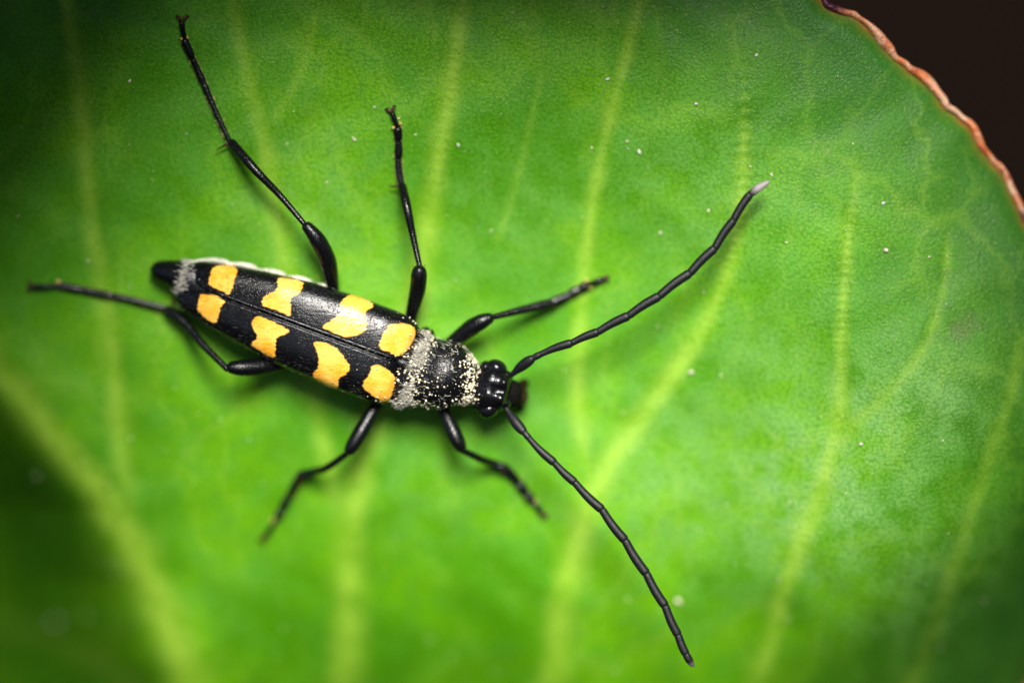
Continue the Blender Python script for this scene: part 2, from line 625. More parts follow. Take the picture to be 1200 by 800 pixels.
def blade(q, lift=0.0):
    z = height_px(q)
    v = vein_at(q)
    mg = margin_mm(q)
    z = z - 0.14 * v - 0.35 * np.exp(-(mg / 0.5) ** 2) + lift
    k = (DIST - z) / DIST / PPM
    return np.stack([(q[:, 0] - 600) * k, (400 - q[:, 1]) * k, z], 1), v, mg


tv, tvein, tmar = blade(q)
tf = grid_faces(NR, NA, True, flip=False)
NB = 24
fb = np.linspace(1, 0.0, NB)
Qb = (CEN[None, None] + (fb[:, None] * rad[None])[:, :, None] * np.stack([np.cos(th), np.sin(th)], 1)[None]).reshape(-1, 2)[NA:]
bv, bvein, bmar = blade(Qb, -0.75)
allv = np.concatenate([tv, bv])
off = (NR - 1) * NA
bf = grid_faces(NB, NA, True, flip=False, off=off)
leaf = thing('leaf', 'big fleshy green leaf with pale veins and reddish scalloped margin, under the beetle', 'leaf', LEAF_O)
mesh_obj('blade', allv, tf + bf, M_LEAF, leaf, LEAF_O, attrs={'vein': np.concatenate([tvein, bvein]), 'margin': np.concatenate([tmar, bmar]), 'painted_sheen': np.concatenate([painted_sheen_at(q), painted_sheen_at(Qb)])})

for c, w, st in VC:      # each vein a low rib of its own
    cs, ws = catmull(c[::3], 260), np.interp(np.linspace(0, 1, 260), np.linspace(0, 1, len(w)), w)
    t = np.gradient(cs, axis=0)
    t /= np.linalg.norm(t, axis=1)[:, None]
    nr = np.stack([-t[:, 1], t[:, 0]], 1)
    cols = np.linspace(-1, 1, 9)
    endk = np.clip(np.minimum(np.arange(260), 259 - np.arange(260)) / 30.0, 0.15, 1)
    qq = (cs[:, None] + cols[None, :, None] * (ws * 0.75 * endk)[:, None, None] * nr[:, None]).reshape(-1, 2)
    vv, va, ma = blade(qq)
    vv[:, 2] += (0.014 * (1 - np.tile(cols, 260) ** 2) - 0.006)
    inside = np.array([m > 0.3 for m in ma])
    mesh_obj('vein', vv, grid_faces(260, 9, flip=False), M_LEAF, leaf, LEAF_O, attrs={'vein': va, 'margin': ma, 'painted_sheen': painted_sheen_at(qq)})

# rim: one uneven bead all round the blade
rth = np.linspace(-math.pi, math.pi, 1800, endpoint=False)
rth = np.interp(np.arange(1800) / 1800 * cw[-1], cw, dens)
rr = np.interp(rth, oth[order], orad[order], period=2 * math.pi)
rq = CEN + rr[:, None] * np.stack([np.cos(rth), np.sin(rth)], 1)
rz = height_px(rq) - 0.30
k = (DIST - rz) / DIST / PPM
rp = np.stack([(rq[:, 0] - 600) * k, (400 - rq[:, 1]) * k, rz], 1)
arc = np.concatenate([[0], np.cumsum(np.linalg.norm(np.diff(rp, axis=0), axis=1))])
rrad = 0.165 + 0.035 * np.sin(arc * 1.3 + np.sin(arc * 0.7) * 2) + 0.018 * np.sin(arc * 3.1 + 1)
tg = np.roll(rp, -1, 0) - np.roll(rp, 1, 0)
tg /= np.linalg.norm(tg, axis=1)[:, None]
sd = np.cross(tg, [0, 0, 1.0])
sd /= np.linalg.norm(sd, axis=1)[:, None]
SG = 14
rv = []
for j in range(SG):
    a = 2 * math.pi * j / SG
    rv.append(rp + rrad[:, None] * (math.cos(a) * sd + math.sin(a) * np.array([0, 0, 1.25])))
rv = np.stack(rv, 1).reshape(-1, 3)
rv = rv + 0.035 * np.stack([np.sin(rv[:, 1] * 5.1 + 2 * np.sin(rv[:, 0] * 3.3)), np.sin(rv[:, 0] * 6.2 + 2 * np.sin(rv[:, 1] * 2.9)), np.sin((rv[:, 0] + rv[:, 1]) * 5.7)], 1)
rf = []
for i in range(1800):
    for j in range(SG):
        a, b = i * SG + j, i * SG + (j + 1) % SG
        i2 = (i + 1) % 1800
        rf.append((a, i2 * SG + j, i2 * SG + (j + 1) % SG, b))
pq = to_px(rv)
purple = np.clip(1.0 - np.abs(pq[:, 0] - 968) / 32, 0, 1) * (pq[:, 1] < 40)
purple = np.maximum(purple, 0.55 * np.clip(1 - np.hypot(pq[:, 0] - 1200, pq[:, 1] - 255) / 16, 0, 1))
mesh_obj('margin', rv, rf, M_RIM, leaf, LEAF_O, attrs={'purple': np.clip(purple * 1.6, 0, 1)})

gdown = PLACE.to_3x3().inverted() @ Vector((0, 0, -1))
gdown = np.array(gdown)
p0 = on_leaf(318, 1230, -0.6)
h0 = (PLACE @ (MM @ Vector(p0))).z
pet = [p0, p0 + np.array([0.5, -6, -2.0]), p0 + gdown * (h0 * 1000 * 0.55) + np.array([2, -2, -3]), p0 + gdown * (h0 * 1000 + 20) + np.array([5, 0, -3])]
v, f = tube(pet, [1.3, 1.6, 1.8, 2.2], 40, 16)
mesh_obj('petiole', v, f, M_STEM, leaf, LEAF_O)

# leaves added out of view towards the sun, so only a central gap stays bright
def shade_leaf(tx, ty, dist, radius, spin, lean, label):
    SL = np.array(SUN_LOCAL)
    c = np.array([tx, ty, 0.0]) + SL * dist
    nz = SL + np.array(lean)
    nz /= np.linalg.norm(nz)
    ex = np.cross([0, 1.0, 0], nz)
    ex /= np.linalg.norm(ex)
    ey = np.cross(nz, ex)
    ca, sa = math.cos(spin), math.sin(spin)
    ex, ey = ca * ex + sa * ey, -sa * ex + ca * ey
    na, nr_ = 96, 26
    t = np.linspace(0, 2 * math.pi, na, endpoint=False)
    R = radius * (1 + .05 * np.cos(2 * t) + .012 * np.sin(9 * t + spin) + .012 * np.sin(14 * t) - .18 * np.exp(-((t - 1.5 * math.pi) / .25) ** 2))
    f_ = np.linspace(0.0, 1, nr_)
    X, Y = (f_[:, None] * R * np.cos(t)).ravel(), (f_[:, None] * R * np.sin(t)).ravel()
    ray = np.abs(np.sin(np.arctan2(Y, X) * 4.5))
    vn = np.exp(-(ray * np.hypot(X, Y) / 2.2) ** 2) * .7
    mg = (1 - np.repeat(f_, na)) * radius
    Z = -0.010 * (X ** 2 + .5 * Y ** 2) + .5 * np.sin(X * .25) * np.sin(Y * .2 + spin) - .12 * vn
    top = c + X[:, None] * ex + Y[:, None] * ey + Z[:, None] * nz
    bot = top - nz * .75
    V = np.concatenate([top, bot])
    n0 = na * nr_
    F = grid_faces(nr_, na, True) + grid_faces(nr_, na, True, flip=True, off=n0)
    e0 = (nr_ - 1) * na
    F += [(e0 + j, n0 + e0 + j, n0 + e0 + (j + 1) % na, e0 + (j + 1) % na) for j in range(na)]
    base = c - ey * radius * .8
    lf = thing('leaf', label, 'leaf', base)  # added shade leaf, out of view
    lf['group'] = 'added shade leaves out of view'
    mesh_obj('blade', V, F, M_LEAF, lf, base, attrs={'vein': np.tile(vn, 2), 'margin': np.tile(mg, 2)})
    b0 = base - nz * .6
    hh = (PLACE @ (MM @ Vector(b0))).z * 1000
    away = np.array([45.0 if b0[0] > 0 else -45.0, 0, -45.0])
    vv, ff = tube([b0, b0 - ey * 4 - nz * 2 + away * .15, b0 + gdown * hh * .5 + away, b0 + gdown * (hh + 20) + away * 1.6], [1.2, 1.5, 1.9, 2.4], 40, 12)
    mesh_obj('petiole', vv, ff, M_STEM, lf, base)


for a in SHADE_LEAVES:
    shade_leaf(*a)

# ------------------------------------------------------------------ the beetle
BO = on_leaf(420, 405)
beetle = thing('longhorn_beetle', 'black longhorn beetle with eight orange spots standing on the green leaf', 'beetle', BO)

SPOTS = {
    'upper': [
        [(256, 311), (272, 311), (278, 317), (275, 327), (269, 344), (260, 341), (246, 334), (246, 323), (250, 314)],
        [(326, 327), (337, 326), (354, 331), (352, 342), (341, 350), (340, 369), (326, 364), (309, 358), (308, 350), (316, 344), (325, 338)],
        [(412, 345), (427, 349), (437, 357), (428, 367), (430, 378), (426, 388), (408, 394), (391, 389), (378, 383), (390, 374), (399, 366), (400, 354)],
        [(457, 380), (477, 380), (487, 388), (483, 400), (477, 410), (466, 416), (455, 412), (445, 407), (447, 396), (452, 386)]],
    'lower': [
        [(235, 346), (246, 345), (262, 352), (258, 362), (253, 377), (246, 376), (232, 364), (233, 354)],
        [(298, 373), (308, 372), (337, 386), (334, 391), (324, 397), (322, 417), (313, 416), (295, 403), (301, 396), (296, 381)],
        [(368, 401), (383, 402), (399, 413), (409, 429), (406, 438), (397, 443), (394, 455), (379, 451), (367, 440), (373, 429), (372, 413)],
        [(436, 429), (445, 428), (458, 436), (463, 446), (457, 466), (446, 469), (426, 454), (428, 445), (434, 436)]],
}


def signed(q, polys):
    best = np.full(len(q), -1e9)
    for p in polys:
        c = catmull(p, 90, closed=True)
        a, b = c, np.roll(c, -1, 0)
        ab = b - a
        t = np.clip(((q[:, None] - a[None]) * ab[None]).sum(2) / (ab ** 2).sum(1)[None], 0, 1)
        d = np.sqrt(((q[:, None] - (a[None] + t[:, :, None] * ab[None])) ** 2).sum(2)).min(1)
        cond = (a[None, :, 1] > q[:, None, 1]) != (b[None, :, 1] > q[:, None, 1])
        xs = a[None, :, 0] + (q[:, None, 1] - a[None, :, 1]) / np.where(ab[None, :, 1] == 0, 1e-9, ab[None, :, 1]) * ab[None, :, 0]
        ins = ((cond & (q[:, None, 0] < xs)).sum(1) % 2) == 1
        best = np.maximum(best, np.where(ins, d, -d))
    return best


# wing cases
U0, U1 = np.array([480.0, 429.0]), np.array([214.0, 330.5])
AX = (U1 - U0) / np.linalg.norm(U1 - U0)
PERP = np.array([-AX[1], AX[0]])          # towards the image's top side for side = +1
if PERP[1] > 0:
    PERP = -PERP
NU, NV = 220, 84
uu = np.linspace(0, 1, NU)
wu = np.interp(uu, [0, .015, .04, .08, .13, .3, .5, .7, .85, .93, .97, 1], [30, 43, 50, 53.5, 54.5, 54.5, 51.5, 44.5, 36.5, 30, 25, 15])
hu = np.interp(uu, [0, .015, .04, .08, .15, .35, .6, .85, .95, 1], [.50, .70, .88, 1.00, 1.08, 1.10, 1.02, .78, .58, .30])
zu = np.interp(uu, [0, .1, .5, .85, 1], [1.95, 2.0, 1.95, 1.75, 1.5])
ker = np.ones(7) / 7
for arr in (wu, hu, zu):
    arr[:] = np.convolve(np.pad(arr, 3, mode='reflect', reflect_type='odd'), ker, 'valid')
pv = np.linspace(0, 1, NV) ** 1.6
phi = pv * math.radians(116)
TOPZ = None
for side, key in ((1, 'upper'), (-1, 'lower')):
    V = np.zeros((NU, NV, 3))
    for i in range(NU):
        e = 2 / 3.0
        xo = np.sign(np.sin(phi)) * np.abs(np.sin(phi)) ** e * wu[i] / PPM
        zo = np.sign(np.cos(phi)) * np.abs(np.cos(phi)) ** e * hu[i]
        ds = xo
        zo = zo + 0.010 * np.exp(-((ds - 0.05) / 0.022) ** 2) - 0.012 * np.exp(-((ds - 0.10) / 0.025) ** 2) - 0.07 * np.exp(-(ds / 0.022) ** 2)
        zo = zo - 0.03 * (1 - np.exp(-(ds / 0.4) ** 2)) * 0
        # gap: the cases part slightly at the tip
        gap = 0.012 + 0.22 * max(0, (uu[i] - 0.86) / 0.14) ** 1.5
        c = U0 + AX * uu[i] * np.linalg.norm(U1 - U0)
        # the hind end of each case is cut obliquely: outer side ends sooner
        # the front end bows back round the little shield
        shift = -6.5 * np.exp(-(uu[i] / 0.05) ** 1.0) * np.cos(np.clip(pv, 0, 1) * math.pi * 0.9) * -1
        px = c[0] + AX[0] * shift
        py = c[1] + AX[1] * shift
        z = zu[i] + zo
        kk = (DIST - z) / DIST / PPM
        lat = side * (xo + gap)
        V[i, :, 0] = (px - 600) * kk + lat * PERP[0]
        V[i, :, 1] = (400 - py) * kk - lat * PERP[1]
        V[i, :, 2] = z
    V = V.reshape(-1, 3)
    sp = signed(to_px(V), SPOTS[key])
    o = mesh_obj('elytron', V, grid_faces(NU, NV, flip=(side > 0)), M_ELY, beetle, BO, attrs={'spot': sp})
    o['label'] = 'wing case on the %s side with four orange spots' % ('sunlit upper' if side > 0 else 'darker lower')


def loft(stations, n=60, seg=40, perp=None, nexp=2.0):
    """stations: px, py, half width px, z centre, half height mm, (perp dx, dy)"""
    st = catmull(np.array(stations, float), n)
    V = []
    for s in st:
        pd = np.array(s[5:7])
        pd /= np.linalg.norm(pd)
        cpt = at(s[0], s[1], s[3])
        for j in range(seg):
            a = 2 * math.pi * j / seg
            ca, sa = math.cos(a), math.sin(a)
            e = 2 / nexp
            x = math.copysign(abs(ca) ** e, ca) * s[2] / PPM
            z = math.copysign(abs(sa) ** e, sa) * s[4]
            V.append(cpt + np.array([pd[0] * x, -pd[1] * x, z]))
    F = grid_faces(n, seg, True)
    F.append(tuple(range(seg))[::-1])
    F.append(tuple(range((n - 1) * seg, n * seg)))
    return np.array(V), F


# abdomen under the wing cases, its dark tip showing behind
P1 = (0.347, -0.938)
v, f = loft([(470, 426, 40, 1.5, .75, *P1), (430, 411, 46, 1.45, .95, *P1), (350, 381, 45, 1.4, .95, *P1), (290, 358, 39, 1.35, .85, *P1),
             (250, 341, 31, 1.38, .75, *P1), (226, 330, 23.5, 1.42, .70, .26, -.96), (210, 323.5, 18.5, 1.42, .62, .2, -.98), (196, 319, 14.5, 1.36, .50, .18, -.98),
             (185, 317, 11.5, 1.28, .40, .15, -.98), (179, 316, 7.5, 1.23, .26, .15, -.98), (176, 315.5, 2, 1.20, .08, .15, -.98)], 90, 36)
abd = mesh_obj('abdomen', v, f, M_BODY, beetle, BO)
ABD = (v, f)
# pale rear edges of the belly plates along the upper flank
edge_pts = [(232, 306), (270, 309.5), (303, 317), (336, 325), (368, 334), (395, 344)]
for a, b in zip(edge_pts[:-1], edge_pts[1:]):
    a, b = np.array(a), np.array(b)
    m = (a + b) / 2
    z = 1.45
    pth = [at(*(a - (b - a) * .3 + np.array([0, 3.0])), z), at(*(a + (b - a) * .35 + np.array([0.6, -2.0])), z + .05), at(*(a + (b - a) * .8 + np.array([0.6, -1.2])), z + .03), at(*(b + np.array([2, 4])), z - .1)]
    v, f = tube(pth, [0.08, 0.12, 0.15, 0.09], 30, 12, flat=2.2)
    mesh_obj('abdominal_plate', v, f, M_PLATE, abd, BO)

# scutellum
sc = at(473, 426, 2.86)
axl = np.array([AX[0], -AX[1], 0.05])
pl = np.array([PERP[0], -PERP[1], 0])
v, f = ellipsoid(sc, (axl * 0.34, pl * 0.2, np.array([0, 0, 0.12])))
mesh_obj('scutellum', v, f, M_PRON, beetle, BO)

# pronotum
PP = (.35, -.937)
v, f = loft([(468, 428, 30, 2.0, .70, *PP), (477, 431, 45, 2.0, .86, *PP), (484, 433, 46, 2.0, .92, *PP), (491, 434, 42.5, 2.0, .93, *PP), (500, 435.5, 40.5, 2.0, 1.02, *PP),
             (512, 438.5, 41.5, 2.0, 1.16, *PP), (524, 441.5, 40, 2.0, 1.18, *PP), (536, 445, 35, 1.98, 1.06, *PP), (545, 448.5, 29, 1.96, .90, *PP),
             (552, 450.5, 24, 1.94, .78, *PP), (557, 452, 21, 1.92, .66, .3, -.95), (559, 452.5, 15, 1.92, .5, .3, -.95)], 90, 56)
pron = mesh_obj('pronotum', v, f, M_PRON, beetle, BO)
PRON = (v, f)
for cx, cy, dx, dy in ((499, 389, 3, -6), (467, 474, -5, 5)):      # pointed hind corners
    vv, ff = tube([at(cx + 8, cy + (8 if dy < 0 else -8), 1.75), at(cx, cy, 1.72), at(cx + dx, cy + dy, 1.68)], [0.36, 0.26, 0.04], 20, 12, flat=0.6)
    mesh_obj('hind_corner', vv, ff, M_PRON, pron, BO)

# head
HPp = (.22, -.975)
v, f = loft([(553, 451, 17, 1.9, .52, *HPp), (559, 452, 20, 1.92, .60, *HPp), (565, 453.5, 25, 1.95, .70, *HPp), (574, 455, 28, 1.98, .78, *HPp), (584, 457, 26.5, 1.92, .78, *HPp),
             (592, 458.5, 23.5, 1.92, .74, *HPp), (595, 459.2, 20.5, 1.86, .62, *HPp), (597, 459.6, 17, 1.78, .48, *HPp), (598.5, 460, 11, 1.7, .32, *HPp), (599, 460.2, 4, 1.64, .12, *HPp)], 70, 44, nexp=2.2)
# a furrow between the antennae and a shallow dent on the crown
q_ = to_px(v)
ax_h = np.array([.975, .22])
rel = (q_ - np.array([580, 456])) @ np.array(HPp)
lon = (q_ - np.array([580, 456])) @ ax_h
v[:, 2] -= np.where(v[:, 2] > 1.6, 0.20 * np.exp(-(rel / 3.5) ** 2) * np.exp(-((lon - 4) / 14) ** 2), 0)
v[:, 2] += np.where(v[:, 2] > 1.6, 0.14 * np.exp(-((np.abs(rel) - 11) / 6) ** 2) * np.exp(-((lon - 9) / 6) ** 2), 0)
head = mesh_obj('head', v, f, M_HEAD, beetle, BO)
HEAD = (v, f)


def dirv(dx, dy, dz=0.0):
    d = np.array([dx, -dy, dz], float)
    return d / np.linalg.norm(d)


for ex, ey, z, s in ((582, 431.5, 2.12, 1), (573, 479.5, 2.05, -1)):
    a1, a2 = dirv(.9, .35 * s), dirv(-.3 * s, .95)
    vv, ff = ellipsoid(at(ex, ey, z), (a1 * .46, a2 * .37, np.array([0, 0, .46])))
    mesh_obj('eye', vv, ff, M_EYE, head, BO)
for ex, ey, z in ((569, 430.5, 2.02), (561, 474, 1.95)):
    vv, ff = ellipsoid(at(ex, ey, z), (dirv(1, .2) * .25, dirv(-.2, 1) * .30, np.array([0, 0, .42])))
    mesh_obj('temple', vv, ff, M_HEAD, head, BO)
for ex, ey, z in ((593, 440.5, 2.12), (591.5, 472, 2.05)):
    vv, ff = ellipsoid(at(ex, ey, z), (dirv(1, .2) * .27, dirv(-.2, 1) * .25, np.array([0, 0, .34])))
    mesh_obj('antenna_socket', vv, ff, M_HEAD, head, BO)
vv, ff = ellipsoid(at(598.5, 461.0, 1.56), (dirv(1, .2) * .50, dirv(-.2, 1) * .60, np.array([0, 0, .52])))
mesh_obj('face_plate', vv, ff, M_FACE, head, BO)
vv, ff = tube([at(596, 468, 1.2), at(610, 465, 1.0), at(615, 456, .7)], [.34, .34, .14], 24, 12)
mesh_obj('mandible', vv, ff, M_MOUTH, head, BO)
vv, ff = tube([at(596, 456, 1.2), at(609, 454, .95), at(613, 447, .6)], [.3, .3, .12], 24, 12)
mesh_obj('mandible', vv, ff, M_MOUTH, head, BO)
for pts in ([(606, 450, .6), (615, 446, .35), (618, 452, .1)], [(604, 470, .6), (611, 476, .35), (609, 482, .1)]):
    vv, ff = tube([at(*p) for p in pts], [.09, .11, .1], 24, 10)
    mesh_obj('palp', vv, ff, M_MOUTH, head, BO)

# antennae: eleven joints each
ANT = [
    ([(598, 441), (625, 419.5), (633, 415.5), (670, 402), (701, 389), (737, 370), (773, 347), (809, 320), (838, 291), (860, 258), (879, 228), (900, 214)],
     [2.2, 2.75, 2.8, 3.0, 3.15, 3.3, 3.4, 3.45, 3.5, 3.55, 3.6, 3.65]),
    ([(592, 476), (615, 507), (620, 513), (650, 542), (674, 565), (706, 597), (733, 633), (758, 672), (780, 710), (795, 744), (804, 766), (812, 779)],
     [2.15, 2.6, 2.65, 2.75, 2.8, 2.85, 2.9, 2.95, 3.0, 3.0, 3.0, 2.95]),
]
WA = [(3.0, 6.0), (3.6, 3.9), (3.5, 4.9), (3.8, 4.9), (4.2, 5.2), (4.5, 5.3), (4.7, 5.3), (4.7, 5.2), (4.5, 5.0), (4.4, 4.7), (4.3, 2.4)]
for ai, (pts, zs) in enumerate(ANT):
    an = thing('antenna', '', '', (0, 0, 0), beetle)
    an['label'] = ('antenna sweeping to the upper right with a pale tip', 'antenna hanging towards the bottom of the picture')[ai]
    P3 = np.array([at(p[0], p[1], z) for p, z in zip(pts, zs)])
    for k in range(11):
        a, b = P3[k], P3[k + 1]
        d = (b - a)
        nrm = np.array([-d[1], d[0], 0]) / np.linalg.norm(d)
        bow = nrm * np.linalg.norm(d) * (0.03 if ai == 0 else -0.03)
        r0, r1 = WA[k][0] * 1.06 / PPM, WA[k][1] * 1.06 / PPM
        if k == 0:
            rad_ = [r0 * .8, r0 * 1.05, r1 * .85, r1, r1 * .98, r1 * .6]
        elif k == 10:
            rad_ = [r0 * .8, r0, r0, r0 * .8, r1 * .8]
        else:
            rad_ = [r0, r0, r0 * .6 + r1 * .4, r0 * .25 + r1 * .75, r1 * .97, r1]
        ext = 0.16 * d / np.linalg.norm(d)
        path = [a - ext * .7, a + d * .33 + bow, a + d * .66 + bow, b + ext * .45]
        vv, ff = tube(path, rad_, 30, 14, flat=0.85)
        pale = np.zeros(len(vv))
        if ai == 0 and k == 10:
            pale = np.clip(((vv - a) @ d / (d @ d) - 0.05) * 2.2, 0, 0.9)
        if ai == 1 and k == 10:
            pale = np.clip(((vv - a) @ d / (d @ d) - 0.6) * .8, 0, 0.25)
        mesh_obj('antenna_segment', vv, ff, M_ANT, an, BO, attrs={'pale': pale})

# legs: femur path, radii; tibia; tarsus; claw joint.  Heights: number = z mm, ('l', lift) = above the leaf.
L = lambda h: ('l', h)
LEGS = [
    dict(label='long hind leg reaching to the top left corner', femur=[(396, 362, 1.2), (390, 336, 1.6), (384, 306, 2.25), (372, 281, 2.7), (356, 261, 2.85)], fr=[5, 7.5, 10.2, 9.6, 5.6],
         tibia=[(357, 263, 2.8), (328, 229, 2.75), (298, 198, 2.9), (269, 164, L(.42))], tr=[3.0, 3.6, 4.4, 5.6, 5.0],
         tarsus=[(268, 163, L(.38)), (252, 129, L(.22)), (237, 94, L(.2)), (226, 70, L(.2)), (215, 45, L(.22))], ar=[2.6, 3.0, 3.4, 4.3, 3.4, 4.6, 4.4],
         claw=[(217, 47, L(.22)), (214, 34, L(.25)), (213, 24, L(.24))], tips=[(206, 20), (222, 20)], spur=[(268, 168), (253, 176)], pads=[(212.5, 46, 2.2), (219.5, 44, 2.0)]),
    dict(label='hind leg bent back under the tail towards the left edge', femur=[(352, 418, 1.2), (330, 425, 1.5), (302, 430, 1.95), (281, 431, 2.2), (265, 430, 2.25)], fr=[7, 9.5, 10, 9.2, 6],
         tibia=[(266, 432, 2.2), (239, 405, 1.75), (216, 378, 1.2), (193, 361, L(.4))], tr=[3.6, 4.0, 4.8, 6.4, 5.8],
         tarsus=[(193, 361, L(.34)), (148, 350, L(.2)), (108, 342, L(.2)), (66, 334, L(.2))], ar=[3.4, 3.6, 3.8, 4.3, 4.2, 4.8, 4.2],
         claw=[(68, 335, L(.2)), (52, 336, L(.25)), (38, 336, L(.24))], tips=[(36, 327), (34, 341)], spur=[(202, 358), (204, 346)], pads=[(68, 330.5, 3.2)]),
    dict(label='middle leg pointing straight up the picture', femur=[(480, 388, 1.3), (482, 370, 1.6), (489, 341, 2.2), (491, 322, 2.6), (491, 310, 2.7)], fr=[5.5, 7.2, 9.4, 9.4, 6.4],
         tibia=[(492, 313, 2.65), (484, 277, 2.55), (477, 244, 2.6), (470, 214, L(.42))], tr=[3.0, 3.6, 4.6, 5.6, 5.2],
         tarsus=[(470, 214, L(.36)), (467, 196, L(.24)), (467, 172, L(.2)), (466, 148, L(.22))], ar=[3.4, 4.2, 4.4, 4.0, 5.0, 4.3, 5.2, 4.8],
         claw=[(466, 151, L(.24)), (462, 139, L(.26)), (459, 131, L(.25))], tips=[(451, 129), (464, 124)], spur=[(467, 218), (455, 219)], pads=[(461, 150, 2.2), (469, 145, 2.3)]),
    dict(label='middle leg reaching to the lower left', femur=[(452, 462, 1.2), (440, 477, 1.35), (424, 504, 1.6), (413, 522, 1.65), (406, 532, 1.6)], fr=[6, 7.2, 9.4, 8.4, 5.2],
         tibia=[(408, 530, 1.6), (384, 547, .8), (366, 553, .0), (351, 557, L(.45))], tr=[3.6, 4.2, 4.8, 5.6, 5.2],
         tarsus=[(352, 556, L(.36)), (341, 577, L(.22)), (332, 593, L(.2)), (324, 609, L(.2))], ar=[4.0, 5.2, 5.0, 4.6, 5.6, 4.6, 5.2, 4.6],
         claw=[(325, 607, L(.22)), (317, 619, L(.25)), (310, 628, L(.22))], tips=[(303, 631), (310, 635)], spur=[(353, 560), (349, 570)], pads=[(320, 610, 2.6)]),
    dict(label='short front leg reaching right beneath the upper antenna', femur=[(520, 410, 1.3), (530, 401, 1.5), (552, 384, 1.9), (566, 376, 2.05), (579, 371, 2.05)], fr=[6, 8.2, 10.2, 9.0, 5.2],
         tibia=[(576, 372, 2.05), (600, 366, 1.7), (625, 360, 1.35), (649, 354, L(.45))], tr=[3.2, 4.0, 4.8, 5.6, 5.2],
         tarsus=[(648, 354, L(.38)), (662, 348, L(.24)), (676, 340, L(.2)), (690, 333, L(.22))], ar=[4.2, 5.6, 5.4, 4.8, 5.8, 4.8, 5.6, 4.8],
         claw=[(687, 334, L(.24)), (698, 330, L(.26)), (708, 326, L(.24))], tips=[(712, 322), (712, 329)], spur=[(646, 357), (653, 362)], pads=[(687, 329, 2.4), (692, 337, 2.0)]),
    dict(label='short front leg reaching down right under the head', femur=[(515, 465, 1.2), (520, 480, 1.4), (530, 504, 1.7), (537, 518, 1.75), (543, 529, 1.65)], fr=[6, 7.8, 9.2, 8.6, 5.4],
         tibia=[(541, 527, 1.7), (562, 537, 1.0), (578, 543, .4), (592, 549, L(.45))], tr=[3.6, 4.2, 4.8, 5.4, 5.2],
         tarsus=[(591, 548, L(.36)), (603, 560, L(.22)), (614, 574, L(.2)), (625, 588, L(.2))], ar=[4.6, 6.0, 5.6, 5.0, 6.2, 5.0, 5.8, 4.8],
         claw=[(624, 586, L(.22)), (630, 594, L(.25)), (636, 601, L(.22))], tips=[(642, 603), (638, 607)], spur=[(590, 551), (588, 558)], pads=[(590, 546, 2.4), (628, 587, 2.0)]),
]


def p3(p):
    return on_leaf(p[0], p[1], p[2][1]) if isinstance(p[2], tuple) else at(*p)


def hairs(samples, normals, lean, length, width, spread):
    V, F = [], []
    for p, n_ in zip(samples, normals):
        d = n_ * (1 - lean[1]) + np.array(lean[0]) * lean[1] + RNG.normal(0, spread, 3)
        d /= np.linalg.norm(d)
        s = np.cross(d, RNG.normal(0, 1, 3))
        s /= np.linalg.norm(s) + 1e-9
        l = length * RNG.uniform(.6, 1.3)
        w = width * RNG.uniform(.7, 1.3)
        b = len(V)
        mid = p + d * l * .55
        tip = p + (d * .9 + np.array(lean[0]) * .35 * lean[1]) * l
        V += [p - s * w, p + s * w, mid + s * w * .7, mid - s * w * .7, tip]
        F += [(b, b + 1, b + 2, b + 3), (b + 3, b + 2, b + 4)]
    return np.array(V), F


